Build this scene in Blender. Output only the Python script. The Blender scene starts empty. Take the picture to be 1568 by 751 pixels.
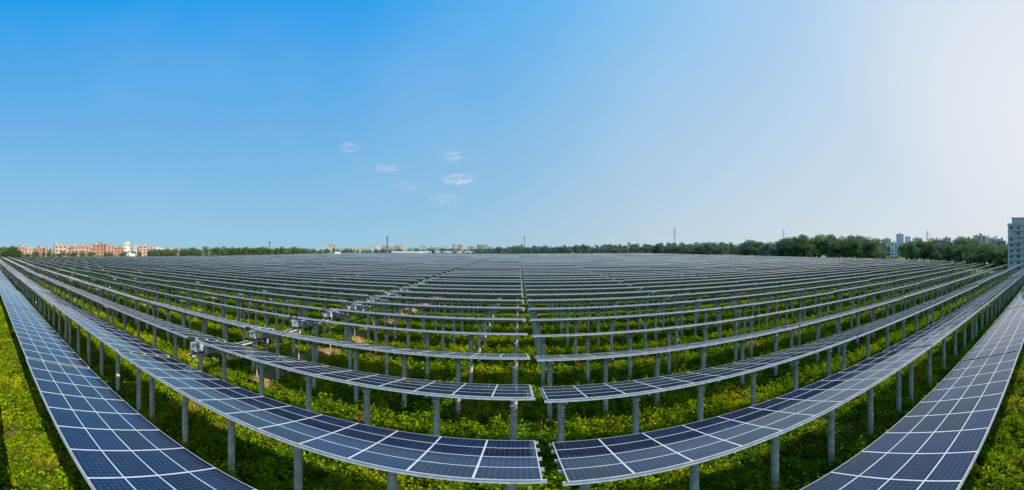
import bpy, math, random
import numpy as np
from mathutils import Vector, Matrix
random.seed(7); rng=np.random.default_rng(7)
sc=bpy.context.scene
R=math.radians
CAMH=12.0
SUN_AZ,SUN_EL=99.0,36.0
LON0,LON1=-87.3,85.0

# ---------------------------------------------------------------- materials
def mat(name):
    m=bpy.data.materials.new(name); m.use_nodes=True
    nt=m.node_tree; b=nt.nodes['Principled BSDF']
    return m,nt,b
def N(nt,t,**kw):
    n=nt.nodes.new(t)
    for k,v in kw.items():
        if k in('inp',):
            for kk,vv in v.items():
                if isinstance(vv,bpy.types.NodeSocket): nt.links.new(vv,n.inputs[kk])
                else: n.inputs[kk].default_value=vv
        else: setattr(n,k,v)
    return n
def M(nt,op,a,b=None,c=None,clamp=False):
    n=nt.nodes.new('ShaderNodeMath'); n.operation=op; n.use_clamp=clamp
    for i,v in enumerate((a,b,c)):
        if v is None: continue
        if isinstance(v,(int,float)): n.inputs[i].default_value=v
        else: nt.links.new(v,n.inputs[i])
    return n.outputs[0]
def MIX(nt,f,a,b):
    n=nt.nodes.new('ShaderNodeMix'); n.data_type='RGBA'
    for s,v in ((n.inputs[0],f),(n.inputs[6],a),(n.inputs[7],b)):
        if isinstance(v,bpy.types.NodeSocket): nt.links.new(v,s)
        elif isinstance(v,(int,float)): s.default_value=v
        else: s.default_value=(*v,1) if len(v)==3 else v
    return n.outputs[2]
def noise(nt,vec,scale,detail=4,rough=.55):
    n=nt.nodes.new('ShaderNodeTexNoise'); n.inputs['Scale'].default_value=scale
    n.inputs['Detail'].default_value=detail; n.inputs['Roughness'].default_value=rough
    if vec is not None: nt.links.new(vec,n.inputs['Vector'])
    return n.outputs['Fac']
def ramp(nt,f,a,b):
    n=nt.nodes.new('ShaderNodeMapRange'); n.interpolation_type='SMOOTHSTEP'
    nt.links.new(f,n.inputs[0]); n.inputs[1].default_value=a; n.inputs[2].default_value=b
    return n.outputs[0]
def simple(name,c1,c2,scale=3,rough=.7,metal=0,coord='Object'):
    m,nt,b=mat(name)
    tc=nt.nodes.new('ShaderNodeTexCoord')
    f=ramp(nt,noise(nt,tc.outputs[coord],scale),.35,.65)
    nt.links.new(MIX(nt,f,c1,c2),b.inputs['Base Color'])
    b.inputs['Roughness'].default_value=rough; b.inputs['Metallic'].default_value=metal
    return m

# solar glass
m_glass,nt,b=mat('solar_cells')
uv=nt.nodes.new('ShaderNodeUVMap'); sx=N(nt,'ShaderNodeSeparateXYZ',inp={0:uv.outputs[0]})
MW,MH=1.67,1.0
um=M(nt,'MULTIPLY',M(nt,'FRACT',M(nt,'DIVIDE',sx.outputs[0],MW)),MW)
vm=M(nt,'MULTIPLY',M(nt,'FRACT',M(nt,'DIVIDE',sx.outputs[1],MH)),MH)
cu=M(nt,'DIVIDE',M(nt,'SUBTRACT',um,.035),.16); cv=M(nt,'DIVIDE',M(nt,'SUBTRACT',vm,.02),.16)
fu=M(nt,'ABSOLUTE',M(nt,'SUBTRACT',M(nt,'FRACT',cu),.5)); fv=M(nt,'ABSOLUTE',M(nt,'SUBTRACT',M(nt,'FRACT',cv),.5))
gap=M(nt,'GREATER_THAN',M(nt,'MAXIMUM',fu,fv),.480)
bus=M(nt,'LESS_THAN',M(nt,'ABSOLUTE',M(nt,'SUBTRACT',M(nt,'FRACT',M(nt,'MULTIPLY',cv,3)),.5)),.03)
cell=N(nt,'ShaderNodeCombineXYZ',inp={0:M(nt,'FLOOR',M(nt,'DIVIDE',sx.outputs[0],.16)),1:M(nt,'FLOOR',M(nt,'DIVIDE',sx.outputs[1],.16))})
wn=N(nt,'ShaderNodeTexWhiteNoise',noise_dimensions='2D',inp={'Vector':cell.outputs[0]})
oi=nt.nodes.new('ShaderNodeObjectInfo')
modv=N(nt,'ShaderNodeCombineXYZ',inp={0:M(nt,'FLOOR',M(nt,'DIVIDE',sx.outputs[0],MW)),1:M(nt,'FLOOR',M(nt,'DIVIDE',sx.outputs[1],MH)),2:M(nt,'MULTIPLY',oi.outputs['Random'],100)})
wm=N(nt,'ShaderNodeTexWhiteNoise',noise_dimensions='3D',inp={'Vector':modv.outputs[0]})
c=MIX(nt,wm.outputs[0],(.002,.008,.034),(.004,.022,.085))
c=MIX(nt,M(nt,'MULTIPLY',wn.outputs[0],.35),c,(.002,.004,.016))
c=MIX(nt,M(nt,'MULTIPLY',bus,.12),c,(.36,.42,.5))
c=MIX(nt,M(nt,'MULTIPLY',gap,.38),c,(.36,.42,.5))
tc=nt.nodes.new('ShaderNodeTexCoord')
dust=ramp(nt,noise(nt,tc.outputs['Object'],.9,5),.4,.75)
c=MIX(nt,M(nt,'MULTIPLY_ADD',dust,.035,.004),c,(.27,.24,.22))
nt.links.new(c,b.inputs['Base Color'])
nt.links.new(M(nt,'ADD',M(nt,'MULTIPLY_ADD',dust,.08,.04),M(nt,'MULTIPLY',wm.outputs[0],.06)),b.inputs['Roughness'])
b.inputs['IOR'].default_value=1.42

m_frame=simple('anodised_frame',(.64,.65,.66),(.76,.77,.78),2,.4,.15)
m_back=simple('backsheet',(.06,.075,.10),(.11,.125,.15),.6,.6)
m_galv=simple('galvanised_steel',(.50,.52,.54),(.68,.70,.71),4,.5,.2)
m_conc=simple('concrete_pile',(.38,.39,.38),(.62,.62,.60),3,.8)
m_white=simple('white_paint',(.7,.7,.7),(.8,.8,.79),2,.5)
m_cab=simple('cabinet_paint',(.50,.52,.53),(.62,.63,.63),2,.5)
m_dark=simple('dark_cable',(.02,.02,.02),(.05,.05,.05),2,.6)
m_wood=simple('bark',(.08,.055,.035),(.14,.10,.07),6,.9)
m_win,nt,b=mat('window_glass'); b.inputs['Base Color'].default_value=(.08,.09,.10,1); b.inputs['Roughness'].default_value=.15

def leafmat(name,dark,mid,light,scale,trans=.35,yellow=None):
    m,nt,b=mat(name)
    g=nt.nodes.new('ShaderNodeNewGeometry')
    f=ramp(nt,noise(nt,g.outputs['Position'],scale,3),.35,.65)
    c=MIX(nt,f,dark,mid)
    c=MIX(nt,M(nt,'POWER',g.outputs['Random Per Island'],2.0),c,light)
    if yellow:
        f2=ramp(nt,noise(nt,g.outputs['Position'],.22,4),.50,.64)
        c=MIX(nt,M(nt,'MULTIPLY',f2,.7),c,yellow)
        f3=ramp(nt,noise(nt,g.outputs['Position'],.45,5),.60,.67)
        c=MIX(nt,M(nt,'MULTIPLY',f3,.8),c,(.32,.18,.05))
    nt.links.new(c,b.inputs['Base Color']); b.inputs['Roughness'].default_value=.6
    b.inputs['Specular IOR Level'].default_value=.10
    t=nt.nodes.new('ShaderNodeBsdfTranslucent'); nt.links.new(c,t.inputs[0])
    mx=nt.nodes.new('ShaderNodeMixShader'); mx.inputs[0].default_value=trans
    nt.links.new(b.outputs[0],mx.inputs[1]); nt.links.new(t.outputs[0],mx.inputs[2])
    nt.links.new(mx.outputs[0],nt.nodes['Material Output'].inputs[0])
    return m
m_crop=leafmat('crop_leaves',(.022,.068,.001),(.20,.33,.004),(.40,.54,.008),.6,.36,(.58,.58,.015))
m_leaf=leafmat('tree_leaves',(.07,.125,.06),(.125,.19,.08),(.20,.27,.11),.15,.38)
m_leaf2=leafmat('far_tree_leaves_hazed',(.10,.16,.14),(.14,.21,.17),(.19,.26,.20),.05,.35)  # blue-green leaf tint stands in for aerial haze, no fog volume

# ground
m_gr,nt,b=mat('ground_soil_grass')
g=nt.nodes.new('ShaderNodeNewGeometry'); P=g.outputs['Position']
f=ramp(nt,noise(nt,P,1.2,6,.65),.35,.65)
c=MIX(nt,f,(.025,.06,.003),(.13,.22,.006))
f2=ramp(nt,noise(nt,P,.13,5),.56,.66)
c=MIX(nt,f2,c,(.24,.15,.05))
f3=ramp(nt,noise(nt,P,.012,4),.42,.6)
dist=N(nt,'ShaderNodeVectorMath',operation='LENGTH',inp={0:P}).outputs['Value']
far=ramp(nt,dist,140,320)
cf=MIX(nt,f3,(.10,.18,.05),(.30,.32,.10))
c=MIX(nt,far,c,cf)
nt.links.new(c,b.inputs['Base Color']); b.inputs['Roughness'].default_value=.95
b.inputs['Specular IOR Level'].default_value=.1
bp=nt.nodes.new('ShaderNodeBump'); bp.inputs['Strength'].default_value=.8; bp.inputs['Distance'].default_value=.25
nt.links.new(noise(nt,P,3.5,6,.7),bp.inputs['Height']); nt.links.new(bp.outputs[0],b.inputs['Normal'])
m_dirt=simple('dirt',(.26,.15,.07),(.40,.26,.13),.8,.95,0)
m_hill,nt,b=mat('distant_hill_hazed'); b.inputs['Base Color'].default_value=(.24,.33,.39,1); b.inputs['Roughness'].default_value=1  # distance haze painted as the hill's pale blue base colour

# ---------------------------------------------------------------- mesh helper
class MB:
    def __init__(s): s.v=[];s.f=[];s.m=[];s.uv={}
    def box(s,x0,x1,y0,y1,z0,z1,mi=0,T=None):
        n=len(s.v)
        for z in (z0,z1):
            for x,y in ((x0,y0),(x1,y0),(x1,y1),(x0,y1)):
                p=Vector((x,y,z)); s.v.append(tuple(T@p if T is not None else p))
        for q in ((3,2,1,0),(4,5,6,7),(0,1,5,4),(1,2,6,5),(2,3,7,6),(3,0,4,7)):
            s.f.append([n+i for i in q]); s.m.append(mi)
    def beam(s,a,b,w,mi=0,h=None):
        a=Vector(a);b=Vector(b);d=b-a;L=d.length
        T=Matrix.Translation(a)@d.to_track_quat('Z','Y').to_matrix().to_4x4()
        h=h or w
        s.box(-w/2,w/2,-h/2,h/2,0,L,mi,T)
    def cyl(s,a,b,r0,r1,seg=10,mi=0,cap=True):
        a=Vector(a);b=Vector(b);d=b-a;L=d.length
        T=Matrix.Translation(a)@d.to_track_quat('Z','Y').to_matrix().to_4x4(); n=len(s.v)
        for z,r in ((0,r0),(L,r1)):
            for i in range(seg):
                t=2*math.pi*i/seg; s.v.append(tuple(T@Vector((r*math.cos(t),r*math.sin(t),z))))
        for i in range(seg):
            j=(i+1)%seg; s.f.append([n+i,n+j,n+seg+j,n+seg+i]); s.m.append(mi)
        if cap: s.f.append([n+seg+i for i in range(seg)]); s.m.append(mi)
    def sag(s,a,b,drop,r,mi,n=6):
        a=Vector(a);b=Vector(b); pr=a
        for i in range(1,n+1):
            t=i/n; p=a.lerp(b,t)-Vector((0,0,4*drop*t*(1-t))); s.cyl(pr,p,r,r,5,mi,False); pr=p
    def leaves(s,C,S,mi=0,up=0.0):
        k=len(C); n=len(s.v)
        a=rng.normal(size=(k,3)); a/=np.linalg.norm(a,axis=1)[:,None]
        b=rng.normal(size=(k,3))
        b-=a*(a*b).sum(1)[:,None]; b/=np.linalg.norm(b,axis=1)[:,None]
        S=np.asarray(S)[:,None]
        q=np.stack([C-a*S*.5,C+b*S*.32,C+a*S*.5,C-b*S*.32],1).reshape(-1,3)
        s.v.extend(map(tuple,q.tolist()))
        s.f.extend([[n+4*i,n+4*i+1,n+4*i+2,n+4*i+3] for i in range(k)]); s.m.extend([mi]*k)
    def mesh(s,name,mats,smooth=False):
        me=bpy.data.meshes.new(name); me.from_pydata(s.v,[],s.f)
        for m in mats: me.materials.append(m)
        me.polygons.foreach_set('material_index',s.m)
        if smooth: me.polygons.foreach_set('use_smooth',[True]*len(s.f))
        me.update(); return me
col=sc.collection
def obj(name,me,loc=(0,0,0),parent=None,rz=0,scale=None):
    o=bpy.data.objects.new(name,me); col.objects.link(o); o.location=loc
    if rz: o.rotation_euler[2]=rz
    if scale: o.scale=scale
    if parent: o.parent=parent
    return o
def empty(name,loc=(0,0,0)):
    o=bpy.data.objects.new(name,None); col.objects.link(o); o.location=loc; o.empty_display_size=.1; return o
def az(px): return LON0+px*(LON1-LON0)/1568
def pos(a,r,z=0): return (r*math.sin(R(a)),r*math.cos(R(a)),z)

# ---------------------------------------------------------------- ground sheet
def axis():
    a=[0];s=1.0
    while a[-1]<9000:
        if a[-1]>90: s*=1.25
        a.append(a[-1]+s)
    return np.array([-x for x in a[:0:-1]]+a)
ax=axis(); n=len(ax); X,Y=np.meshgrid(ax,ax,indexing='ij')
Z=(.10*np.sin(X*.9+1.3*np.sin(Y*.31))*np.sin(Y*.8+np.sin(X*.23))+.12*np.sin(X*.13+Y*.21)+.03*rng.normal(size=X.shape))
Z*=np.clip((130-np.hypot(X,Y))/60,0,1)
me=bpy.data.meshes.new('ground')
vs=np.stack([X,Y,Z],-1).reshape(-1,3).tolist()
fs=[[i*n+j,(i+1)*n+j,(i+1)*n+j+1,i*n+j+1] for i in range(n-1) for j in range(n-1)]
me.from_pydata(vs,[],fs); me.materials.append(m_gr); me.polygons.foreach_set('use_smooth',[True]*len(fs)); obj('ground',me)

# ---------------------------------------------------------------- crop / grass
def tile(seed,T=12.0,k=25000,hh=(.25,1.1),nc=520,low=.25):
    r=np.random.default_rng(seed); mb=MB()
    cc=r.uniform(0,T,(nc,2)); ch=r.uniform(hh[0],hh[1],nc)**1.3; cr=r.uniform(.22,.6,nc)
    idx=r.integers(0,nc,k); d=r.normal(size=(k,2))*cr[idx][:,None]*.6
    C=np.zeros((k,3)); C[:,:2]=(cc[idx]+d)%T
    fall=np.exp(-(d**2).sum(1)/(cr[idx]**2))
    C[:,2]=ch[idx]*fall*r.uniform(low,1,k)+.05
    mb.leaves(C,r.uniform(.09,.26,k),0)
    return mb.mesh('crop_foliage',[m_crop])
tiles=[tile(i) for i in range(3)]
lowt=[tile(9,hh=(.12,.4),nc=900)]
crop=empty('crop_plants')
for i in range(-11,12):
    for j in range(-1,5):
        if abs(i)>6 and j>2: continue
        k=random.randrange(4); o=obj('foliage',random.choice(lowt if j==-1 else tiles),parent=crop)
        cx,cy=i*12,j*12+2
        o.rotation_euler[2]=k*math.pi/2
        off=Matrix.Rotation(k*math.pi/2,3,'Z')@Vector((6,6,0)); o.location=(cx-off.x,cy-off.y,0)

# ---------------------------------------------------------------- solar tables
TL=12*MW; TILT=math.atan2(1.02,3.87); ZN=5.4
def table(near=True):
    mb=MB()
    T=Matrix.Translation((0,0,ZN))@Matrix.Rotation(-TILT,4,'X')
    mb.box(0,TL,0,4.0,-.03,-.006,1,T)
    mb.m[-6]=2
    mb.m[-5]=0
    top=len(mb.f)-5
    for i in range(13):
        x=i*MW; w=.030
        x0=max(0,x-w); x1=min(TL,x+w)
        mb.box(x0,x1,-.002,4.002,-.034,.0,1,T)
    for j in range(5):
        y=j*MH; w=.020
        for i in range(12):
            mb.box(i*MW+.0305,(i+1)*MW-.0305,max(-.001,y-w),min(4.001,y+w),-.0335,-.001,1,T)
    for y in (.03,1.0,2.0,3.0,3.9):
        mb.box(-.12,TL+.12,y,y+.06,-.16,-.035,3,T)
    for i in range(12):
        for j in range(4):
            mb.box((i+.5)*MW-.08,(i+.5)*MW+.08,j+.70,j+.80,-.06,-.031,4,T)
    # string cable looping between piles
    rs=random.Random(3)
    for i in range(5):
        x=.8+3.688*i; p=T@Vector((x,1.6,-.3)); q=T@Vector((x+3.688,1.6,-.3))
        mb.sag(p,q,rs.uniform(.08,.3),.018,5)
    for i in range(6):
        x=.8+3.688*i
        yc=1.95; zt=ZN-yc*math.tan(TILT)-.55
        mb.cyl((x,yc,-.3),(x,yc,zt),.165,.165,14,4)
        mb.cyl((x,yc,zt),(x,yc,zt+.3),.09,.09,8,3)
        mb.box(x-.2,x+.2,yc-.2,yc+.2,zt,zt+.02,3)
        mb.box(x-.04,x+.04,.15,3.85,-.28,-.162,3,T)
        a=T@Vector((x,.7,-.26)); c_=T@Vector((x,3.3,-.26))
        mb.beam((x,yc,zt-.25),a,.07,3); mb.beam((x,yc,zt-.25),c_,.07,3)
        mb.box(x-.18,x+.18,yc-.18,yc+.18,zt-.35,zt-.18,3)
    me=mb.mesh('panel_table',[m_glass,m_frame,m_back,m_galv,m_conc,m_dark])
    ul=me.uv_layers.new(name='UVMap')
    p=me.polygons[top]
    for li,uvc in zip(p.loop_indices,((0,0),(TL,0),(TL,4),(0,4))): ul.data[li].uv=uvc
    return me
tab=table()
def xmax(d): return float(np.interp(d,[0,21,75,193,372,540],[148,150,217,238,222,215]))
LEFT=-300
starts=[]
x=1.17
while x<260: starts.append(x); x+=TL+.38
x=.56-TL; starts.append(x); x-=1.25
while x>LEFT: starts.append(x-TL); x-=TL+(.38)
for k in range(-2,90):
    d=D=2.16+5.87*k
    row=empty('solar_panel_row',(0,d,0))
    und=.10*math.sin(d*.021)*min(1,d/60) if d>0 else 0
    for s in starts:
        if s+TL>xmax(max(d,0)) or s<LEFT: continue
        far=min(1,max(0,(math.hypot(s,d)-25)/100))
        cxm=s+TL/2
        dz=random.gauss(0,.02+.07*far)+(-.09 if s>0 else 0)+und+far*.35*math.sin(cxm*.017+d*.011)
        sh=.95 if (k<=1 and s<-30) else 0
        o=obj('panel_table',tab,(s+sh,random.gauss(0,.02)+((.28 if k==0 else .08) if s<0 else 0),dz),parent=row)
        o.rotation_euler=(random.gauss(0,R(.15+.9*far)),random.gauss(0,R(.03+.12*far)),0)
D0=2.16; PITCH=5.87

def inverter():
    mb=MB()
    mb.box(-.42,.42,-.17,.17,-.35,.35,0); mb.box(-.45,.45,-.2,.2,.352,.40,1)
    for i in range(9): mb.box(-.38+i*.09,-.36+i*.09,.171,.25,-.3,.3,1)
    mb.box(-.36,.36,-.19,-.171,-.28,.28,1)
    mb.box(-.12,.12,-.2,-.191,.05,.2,2)
    for i in range(5):
        x=-.3+i*.14; mb.sag((x,0,-.35),(x+.5-.2*i,-.4,-1.0-.1*i),.15,.03,2)
    mb.beam((-.3,.1,-.4),(-.3,.1,-1.2),.05,1); mb.beam((.3,.1,-.4),(.3,.1,-1.2),.05,1)
    mb.beam((-.5,.1,-1.2),(.5,.1,-1.2),.06,1)
    return mb.mesh('string_inverter',[m_cab,m_galv,m_dark])
inv=inverter()
for k in range(2,16):
    d=D0+PITCH*k
    for s in range(4 if k<6 else (3 if k<9 else 1)):
        obj('string_inverter',inv,(-20.0+random.uniform(-.35,.35),d+.3+s*1.2,4.75-s*.3+random.uniform(-.15,.15)),rz=random.uniform(-.3,.3)+1.57*(s%2),scale=(.8,.8,.8))
mb=MB()
y0,y1=D0+PITCH*2,D0+PITCH*16
for x in (-20.4,-19.85): mb.box(x,x+.05,y0,y1,3.95,4.08,0)
y=y0+.2
while y<y1: mb.box(-20.345,-19.855,y,y+.05,3.97,4.0,0); y+=.5
for i in range(4): mb.box(-20.3+i*.1,-20.23+i*.1,y0,y1,4.005,4.06,1)
y=y0+1
while y<y1:
    mb.cyl((-20.1,y,-.2),(-20.1,y,3.95),.07,.07,8,0)
    mb.sag((-20.1,y+.2,4.1),(-22.5,y+1.5,4.5),.5,.03,1); mb.sag((-20.1,y+.6,4.1),(-17.8,y+1.4,4.5),.45,.03,1)
    y+=PITCH
obj('cable_tray',mb.mesh('cable_tray',[m_galv,m_dark]))
def strip(name,pts,w,z,m,segw=None):
    mb=MB()
    for i,(x,y) in enumerate(pts):
        a=Vector(pts[max(0,i-1)]); c_=Vector(pts[min(len(pts)-1,i+1)]); t=(c_-a).normalized(); nn=Vector((-t.y,t.x))
        ww=w*(random.uniform(.7,1.25) if segw else 1)
        zz=z+(random.uniform(-.12,.08) if segw else 0)
        mb.v+= [(x+nn.x*ww/2,y+nn.y*ww/2,z-(.5 if segw else 0)),(x+nn.x*ww*.2,y+nn.y*ww*.2,zz),(x-nn.x*ww*.2,y-nn.y*ww*.2,zz),(x-nn.x*ww/2,y-nn.y*ww/2,z-(.5 if segw else 0))]
    for i in range(len(pts)-1):
        for q in range(3): mb.f.append([4*i+q,4*i+q+1,4*i+5+q,4*i+4+q]); mb.m.append(0)
    return obj(name,mb.mesh(name,[m],True))
strip('dirt_road',[(158,-60),(160,0),(170,30),(228,80),(250,200),(236,380),(230,560)],9,.02,m_dirt)
strip('dirt_path',[(-20.3+.8*math.sin(y*.4)+random.uniform(-.2,.2),y) for y in np.arange(20,120,.7)],3.2,.55,m_dirt,True)

# ---------------------------------------------------------------- trees
def tree(seed,h=10,crown=.65,wide=.42,leaf=.55,k=1600,lm=None):
    r=np.random.default_rng(seed); mb=MB()
    th=h*(1-crown)+h*.15
    mb.cyl((0,0,-.3),(0,0,th),h*.028,h*.016,8,0)
    nl=11; cz=h*(1-crown/2); lob=[]
    for i in range(nl):
        a=r.uniform(0,6.28); rr=r.uniform(.1,.75)*h*wide; z=cz+r.uniform(-.38,.40)*h*crown
        rr*=math.sqrt(max(.1,1-((z-cz)/(h*crown*.52))**2))
        lob.append((rr*math.cos(a),rr*math.sin(a),z,h*r.uniform(.09,.19)))
    for i in range(7):
        x,y,z,_=lob[i]; mb.cyl((0,0,th*.8),(x*.8,y*.8,z*.95),h*.012,h*.004,5,0,False)
    L=np.array(lob); w=L[:,3]**2; idx=r.choice(nl,k,p=w/w.sum())
    dv=r.normal(size=(k,3)); dv/=np.linalg.norm(dv,axis=1)[:,None]
    rad=r.uniform(.35,1.12,k)**.6
    C=L[idx,:3]+dv*(L[idx,3]*rad)[:,None]*np.array([1.1,1.1,.85])
    mb.leaves(C,r.uniform(.6,1.3,k)*leaf,1)
    return mb.mesh('tree_mesh',[m_wood,lm or m_leaf])
near_t=[tree(100+i,10,.82,random.uniform(.34,.5),.42,2000) for i in range(6)]
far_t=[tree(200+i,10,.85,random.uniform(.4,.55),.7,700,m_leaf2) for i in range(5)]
def rb(a):
    for r in range(100,900,4):
        x,y,_=pos(a,r)
        if y>545 or x<LEFT-5 or (x>0 and x>xmax(max(0,min(540,y)))+22): return r
    return 900
def trees(name,p0,p1,ytop,cnt,meshes,extra=(15,80),lo=.6,rmin=0):
    e=empty(name)
    for i in range(cnt):
        p=random.uniform(p0,p1); a=az(p); r=max(rb(a),rmin)+random.uniform(*extra)
        yt=np.interp(p,[q[0] for q in ytop],[q[1] for q in ytop])
        top=CAMH+r*math.tan(R((382-yt)/9))
        h=max(4,top*random.uniform(lo,1.03))
        s=h/10; w=s*random.uniform(.9,1.4)
        obj('tree',random.choice(meshes),pos(a,r,-.1),parent=e,rz=random.uniform(0,6.28),scale=(w,w,s))
    return e
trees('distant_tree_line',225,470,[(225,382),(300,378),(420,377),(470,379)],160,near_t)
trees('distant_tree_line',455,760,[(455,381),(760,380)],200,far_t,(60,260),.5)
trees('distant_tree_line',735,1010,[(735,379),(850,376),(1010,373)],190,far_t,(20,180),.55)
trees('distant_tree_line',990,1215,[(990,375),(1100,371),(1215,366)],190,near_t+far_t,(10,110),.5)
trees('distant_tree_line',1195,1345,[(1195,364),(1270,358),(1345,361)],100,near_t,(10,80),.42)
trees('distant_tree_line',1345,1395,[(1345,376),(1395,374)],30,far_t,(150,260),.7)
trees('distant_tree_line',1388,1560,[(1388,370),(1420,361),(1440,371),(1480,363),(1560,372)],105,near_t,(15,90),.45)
trees('distant_tree_line',-5,235,[(-5,384),(235,385)],100,near_t,(8,50),.4)
trees('distant_tree_line',0,30,[(-5,376),(32,376)],6,near_t,(5,25),.9)

mb=MB(); 
for i in range(241):
    a=-100+200*i/240; r=4200
    h=26+10*math.sin(i*.21)+6*math.sin(i*.67+1)+random.uniform(-3,3)+(22 if a>15 else 0)
    mb.v+=[pos(a,r,0),pos(a,r,max(h,12))]
    if i: mb.f.append([2*i-2,2*i,2*i+1,2*i-1]); mb.m.append(0)
obj('distant_hills',mb.mesh('distant_hills',[m_hill]))

# ---------------------------------------------------------------- buildings
wallm={}
def wm_(c):
    if c not in wallm: wallm[c]=simple('wall_plaster',c,tuple(min(1,x*1.2) for x in c),.35,.85)
    return wallm[c]
def building(name,p,r,w,d,h,fl,c,rz=None,detail=1,bands=True):
    a=az(p); e=empty(name,pos(a,r)); e.rotation_euler[2]=-R(a) if rz is None else rz
    mb=MB(); mb.box(-w/2,w/2,-d/2,d/2,-.5,h,0)
    obj('walls',mb.mesh('walls',[wm_(c)]),parent=e)
    mb=MB()
    t=.3
    mb.box(-w/2-t,w/2+t,-d/2-t,-d/2+t,h+.003,h+1.0,0); mb.box(-w/2-t,w/2+t,d/2-t,d/2+t,h+.003,h+1.0,0)
    mb.box(-w/2-t,-w/2+t,-d/2+t+.003,d/2-t-.003,h+.003,h+1,0); mb.box(w/2-t,w/2+t,-d/2+t+.003,d/2-t-.003,h+.003,h+1,0)
    s_=random.choice([-1,1])
    xs=sorted((-w*.2*s_,w*.05*s_)); mb.box(xs[0],xs[1],-d*.2,d*.2,h+.004,h+3,0); mb.box(xs[0]-.3,xs[1]+.3,-d*.22,d*.22,h+3.003,h+3.25,0)
    mb.cyl((w*.25*s_,0,h),(w*.25*s_,0,h+2.2),1.1,1.1,10,1)
    obj('roof',mb.mesh('roof',[wm_(tuple(x*.9 for x in c)),m_galv]),parent=e)
    mw=MB(); fh=h/fl; nb=max(2,int(w/3.6)); bw=w/nb; nd=max(2,int(d/3.6)); bd=d/nd
    for f_ in range(fl):
        z=f_*fh+fh*.3
        for i in range(nb):
            if random.random()<.06: continue
            x=-w/2+(i+.5)*bw; ww=bw*random.choice([.18,.22,.26])
            for sgn in (-1,1):
                ys=sorted((sgn*d/2+sgn*.02,sgn*d/2-sgn*.05)); mw.box(x-ww,x+ww,ys[0],ys[1],z,z+fh*.5,0)
                ys=sorted((sgn*d/2+sgn*.35,sgn*d/2+sgn*.003)); mw.box(x-ww-.15,x+ww+.15,ys[0],ys[1],z+fh*.5+.02,z+fh*.5+.14,1)
                ys=sorted((sgn*d/2+sgn*.06,sgn*d/2+sgn*.021)); mw.box(x-.04,x+.04,ys[0],ys[1],z,z+fh*.5,1)
        for i in range(nd):
            y=-d/2+(i+.5)*bd; ww=bd*.24
            for sgn in (-1,1):
                xs=sorted((sgn*w/2+sgn*.02,sgn*w/2-sgn*.05)); mw.box(xs[0],xs[1],y-ww,y+ww,z,z+fh*.5,0)
    if bands:
        for f_ in range(1,fl):
            z=f_*fh; mw.box(-w/2-.12,w/2+.12,-d/2-.12,d/2+.12,z-.12,z+.12,1)
    obj('windows',mw.mesh('windows',[m_win,wm_(tuple(min(.8,x*1.15) for x in c))]),parent=e)
    return e
pink=(.44,.25,.20); pink2=(.46,.32,.27); cream=(.52,.46,.38); wht=(.62,.60,.56); brick=(.38,.20,.15); grey=(.45,.47,.5)
for p,r,w,h,fl,c in [(8,410,9,11,3,brick),(32,400,8,14,4,pink),(43,405,9,12.5,4,pink2),(60,420,12,12.5,4,brick),(72,440,8,12,3,pink),(92,370,13,16,4,pink2),(108,385,9,14,4,pink2),(122,380,20,15,4,pink),(138,400,8,13,4,pink),
    (152,380,13,16.5,5,brick),(166,390,13,15,4,pink),(182,420,12,13.5,4,brick),(196,375,6.5,18,5,wht),(208,385,7,13.5,4,cream),(219,380,9,15.5,5,pink2),(232,430,8,12,4,pink),(243,440,12,12,4,wht),(258,450,12,11,3,brick),(275,450,9,11,3,pink2)]:
    building('apartment_building',p,r,w,12,h,fl,c,-R(az(p))+random.uniform(-.3,.3))
for i in range(56):
    p=random.choice([random.uniform(455,730),random.uniform(560,800),random.uniform(820,1130)]); r=random.uniform(820,1150)
    h=CAMH+r*math.tan(R(random.uniform(.2,.75)+(.35 if p>950 else 0))); building('distant_building',p,r,random.uniform(7,22),12,h,max(3,int(h/3.3)),random.choice([wht,cream,pink2,grey]),bands=False)
lw=(.68,.68,.68)
for p,r,yt,w,c in [(1378,560,360,12,lw),(1358,600,367,14,cream),(1405,520,366,14,lw),(1302,600,363,12,lw),(1500,330,363,12,cream),(1512,340,366,9,lw),(1482,420,367,12,pink2),(1228,560,362,12,cream),(1340,560,367,12,lw),(1390,600,364,10,lw),(1450,500,366,12,cream),
     (1436,330,369,9,lw),(1448,320,371,8,pink2),(1466,300,370,8,lw),(1492,290,369,8,cream),(1524,270,368,7,lw),(1533,265,371,7,pink2),(1400,380,371,9,cream),(1369,420,373,9,lw),(1350,430,374,10,pink2),(1270,480,366,9,lw)]:
    h=CAMH+r*math.tan(R((382-yt)/9)); building('distant_building',p,r,w,12,h,max(3,int(h/3.3)),c)
h=CAMH+172*math.tan(R(4.3))
e=building('concrete_apartment_block',1586,190,30,18,h,8,(.58,.52,.49),-R(86))
mb=MB()
for f_ in range(1,8):
    z=f_*h/8
    for i in (-1,0,1):
        x=i*9.5
        mb.box(x-3,x+3,-10.6,-9.14,z-.1,z+.1,0); mb.box(x-3,x+3,-10.65,-10.55,z+.102,z+1.0,0)
        mb.box(x-3.05,x-2.95,-10.54,-9.15,z+.102,z+1,0); mb.box(x+2.95,x+3.05,-10.54,-9.15,z+.102,z+1,0)
mb.box(-13,-5,-6,6,h+1.01,h+4.2,0); mb.box(-13.4,-4.6,-6.4,6.4,h+4.21,h+4.5,0)
obj('balconies',mb.mesh('balconies',[wm_((.5,.46,.42))]),parent=e)
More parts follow.
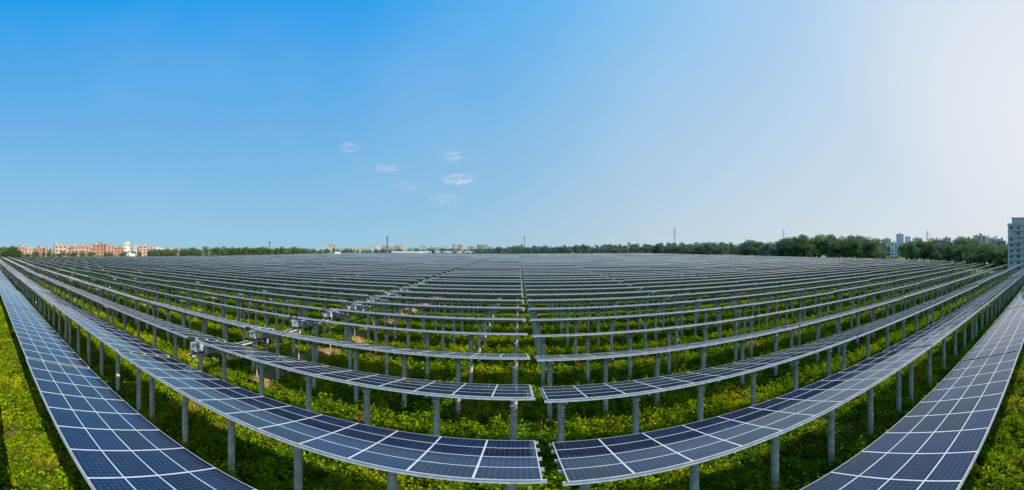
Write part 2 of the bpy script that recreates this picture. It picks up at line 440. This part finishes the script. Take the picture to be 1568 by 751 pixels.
for p,r,w,yt in [(203,318,5,389),(517,470,8,386),(645,590,9,387),(862,590,9,386)]:
    top=CAMH+r*math.tan(R((382-yt)/9)); e=empty('inverter_substation',pos(az(p),r)); e.rotation_euler[2]=-R(az(p))
    mb=MB(); mb.box(-w/2,w/2,-2,2,0,top,0); mb.box(-w/2-.3,w/2+.3,-2.3,2.3,top+.003,top+.25,0)
    mb.box(-.6,.6,-2.05,-1.9,top*.3,top*.8,1); mb.box(w/4,w/4+1,-2.05,-1.9,top*.5,top*.8,1); obj('walls',mb.mesh('walls',[m_white,m_galv]),parent=e)
for p0,p1,r in [(600,660,640),(668,730,650)]:
    a0,a1=az(p0),az(p1); w=(a1-a0)*R(1)*r; e=empty('long_white_shed',pos((a0+a1)/2,r)); e.rotation_euler[2]=-R((a0+a1)/2)
    mb=MB(); mb.box(-w/2,w/2,-8,8,0,6,0)
    nn=len(mb.v); mb.v+=[(-w/2-.5,-8.5,6.01),(w/2+.5,-8.5,6.01),(w/2+.5,0,8),(-w/2-.5,0,8),(w/2+.5,8.5,6.01),(-w/2-.5,8.5,6.01)]
    mb.f+=[[nn,nn+1,nn+2,nn+3],[nn+3,nn+2,nn+4,nn+5],[nn,nn+3,nn+5],[nn+1,nn+4,nn+2]]; mb.m+=[0]*4
    for i in range(int(w/6)): mb.box(-w/2+i*6+1.5,-w/2+i*6+4,-8.06,-7.95,2,5,1)
    obj('walls',mb.mesh('walls',[m_cab,m_win]),parent=e)
m_galv2=simple('weathered_steel',(.08,.09,.10),(.13,.14,.15),2,.6,.2)
def tower(name,p,r,yt,base,lattice=True):
    top=CAMH+r*math.tan(R((382-yt)/9)); mb=MB(); n_=12
    if lattice:
        for sx_,sy in ((-1,-1),(1,-1),(1,1),(-1,1)):
            mb.beam((sx_*base,sy*base,0),(sx_*.25,sy*.25,top),.28,0)
        for i in range(n_):
            z0=top*i/n_; z1=top*(i+1)/n_; b0=base+(0.25-base)*i/n_; b1=base+(.25-base)*(i+1)/n_
            for s_ in (-1,1):
                mb.beam((-b0,s_*b0,z0),(b1,s_*b1,z1),.14,0); mb.beam((b0,s_*b0,z0),(-b1,s_*b1,z1),.14,0)
                mb.beam((s_*b0,-b0,z0),(s_*b1,b1,z1),.14,0)
        for zz in (.72,.82,.92): mb.beam((-4,0,top*zz),(4,0,top*zz),.3,0)
    else:
        mb.cyl((0,0,0),(0,0,top),base,base*.7,12,0); 
        for zz in (.80,.93): mb.cyl((0,0,top*zz),(0,0,top*zz+.3),base+1.2,base+1.2,12,0)
        for t in range(6):
            a=t*math.pi/3; x,y=math.cos(a)*(base+1),math.sin(a)*(base+1)
            mb.box(x-.2,x+.2,y-.15,y+.15,top*.93+.31,top*.93+2.5,0)
    obj(name,mb.mesh(name,[m_galv2]),pos(az(p),r),rz=-R(az(p)))
tower('telecom_mast',593,600,363,1.15,False)
tower('power_pylon',1033,620,349,2.6)
tower('power_pylon',1200,600,352,2.6)
tower('telecom_mast',803,800,362,.8,False)
tower('telecom_mast',413,500,371,.6,False)
tower('power_pylon',1420,480,354,2.6)

# ---------------------------------------------------------------- world
sd=Vector((math.sin(R(SUN_AZ))*math.cos(R(SUN_EL)),math.cos(R(SUN_AZ))*math.cos(R(SUN_EL)),math.sin(R(SUN_EL))))
w=bpy.data.worlds.new('World'); sc.world=w; w.use_nodes=True; nt=w.node_tree
bg=nt.nodes['Background']
sky=nt.nodes.new('ShaderNodeTexSky'); sky.sky_type='NISHITA'; sky.sun_disc=False
sky.sun_elevation=R(SUN_EL); sky.sun_rotation=R(SUN_AZ); sky.air_density=1.0; sky.dust_density=1.0; sky.ozone_density=2.0; sky.altitude=0
tc=nt.nodes.new('ShaderNodeTexCoord'); G=tc.outputs['Generated']; sp=N(nt,'ShaderNodeSeparateXYZ',inp={0:G})
aa=M(nt,'ARCTAN2',sp.outputs[0],sp.outputs[1]); ee=M(nt,'ARCSINE',sp.outputs[2])
dt=N(nt,'ShaderNodeVectorMath',operation='DOT_PRODUCT',inp={0:G,1:tuple(sd)}).outputs['Value']
hd=N(nt,'ShaderNodeVectorMath',operation='DOT_PRODUCT',inp={0:G,1:(math.sin(R(SUN_AZ)),math.cos(R(SUN_AZ)),0)}).outputs['Value']
hl=M(nt,'SQRT',M(nt,'SUBTRACT',1.0,M(nt,'MULTIPLY',sp.outputs[2],sp.outputs[2]),clamp=True))
u=M(nt,'DIVIDE',hd,M(nt,'MAXIMUM',hl,.6))
el01=M(nt,'DIVIDE',M(nt,'MAXIMUM',ee,0.0),R(44),clamp=True)
elp=M(nt,'POWER',el01,.85)
away=ramp(nt,u,.30,-.80)
top=MIX(nt,away,(1.2,4.9,9.0),(.01,3.4,8.7))
hor=MIX(nt,away,(4.5,6.1,7.3),(3.2,5.8,7.5))
base=MIX(nt,elp,hor,top)
hz=M(nt,'POWER',M(nt,'MULTIPLY',M(nt,'ADD',u,.25),.8,clamp=True),1.5)
hz=M(nt,'MULTIPLY',hz,.66)
glow=M(nt,'MULTIPLY',ramp(nt,dt,.74,1.0),M(nt,'MULTIPLY_ADD',el01,-.5,.9))
hz=M(nt,'SUBTRACT',1.0,M(nt,'MULTIPLY',M(nt,'SUBTRACT',1.0,hz),M(nt,'SUBTRACT',1.0,glow)))
base=MIX(nt,hz,base,(8.8,8.85,8.85))
lowh=M(nt,'MULTIPLY',M(nt,'POWER',M(nt,'SUBTRACT',1.0,el01),6.0),M(nt,'MULTIPLY',hz,.5))
base=MIX(nt,lowh,base,(6.6,6.9,7.1))
sk=N(nt,'ShaderNodeVectorMath',operation='MINIMUM',inp={0:sky.outputs[0],1:(9.5,9.5,9.5)})
base=MIX(nt,.05,base,sk.outputs[0])
cv3=N(nt,'ShaderNodeCombineXYZ',inp={0:aa,1:M(nt,'MULTIPLY',ee,2.6),2:0.0})
nz=noise(nt,cv3.outputs[0],30,8,.66)
nz2=noise(nt,G,2.2,4,.5)
base=MIX(nt,M(nt,'MULTIPLY',ramp(nt,nz2,.4,.75),.05),base,(8,8.3,8.8))
tot=None
for p,y,wa,we,s_ in [(702,275,4.0,1.25,1.0),(535,226,2.2,1.15,.6),(592,258,2.9,1.2,.5),(692,240,2.6,1.3,.6),(680,305,3.6,1.4,.35),(625,285,3,1.2,.3)]:
    dx=M(nt,'DIVIDE',M(nt,'SUBTRACT',aa,R(az(p))),R(wa)); dy=M(nt,'DIVIDE',M(nt,'SUBTRACT',ee,R((382-y)/9)),R(we))
    q=M(nt,'SUBTRACT',1.0,M(nt,'SQRT',M(nt,'ADD',M(nt,'MULTIPLY',dx,dx),M(nt,'MULTIPLY',dy,dy))),clamp=True)
    q=M(nt,'MULTIPLY',M(nt,'MULTIPLY',ramp(nt,nz,.36,.70),ramp(nt,q,0,.7)),s_)
    tot=q if tot is None else M(nt,'MAXIMUM',tot,q)
nt.links.new(MIX(nt,M(nt,'MULTIPLY',tot,.8),base,(8.3,7.8,8.3)),bg.inputs[0])
bg.inputs[1].default_value=.1
l=bpy.data.lights.new('sun','SUN'); l.energy=5; l.angle=R(.5); l.color=(1,.93,.76)
lo=bpy.data.objects.new('sun',l); col.objects.link(lo); lo.rotation_euler=sd.to_track_quat('Z','Y').to_euler(); lo.location=(100,-20,80)

# ---------------------------------------------------------------- camera
cd=bpy.data.cameras.new('camera'); cam=bpy.data.objects.new('camera',cd); col.objects.link(cam)
cam.location=(0,0,CAMH); cam.rotation_euler=(R(90),0,0)
cd.clip_end=20000; cd.clip_start=.05
cd.type='PANO'
for tgt in (cd,getattr(cd,'cycles',None)):
    try:
        tgt.panorama_type='EQUIRECTANGULAR'
        tgt.longitude_min=R(LON0); tgt.longitude_max=R(LON1)
        tgt.latitude_max=R(382/9); tgt.latitude_min=-R(369/9); print('pano ok',tgt)
    except Exception as ex: print(ex)
sc.camera=cam
sc.render.engine='CYCLES'
sc.view_settings.view_transform='Standard'; sc.view_settings.look='None'; sc.view_settings.exposure=0
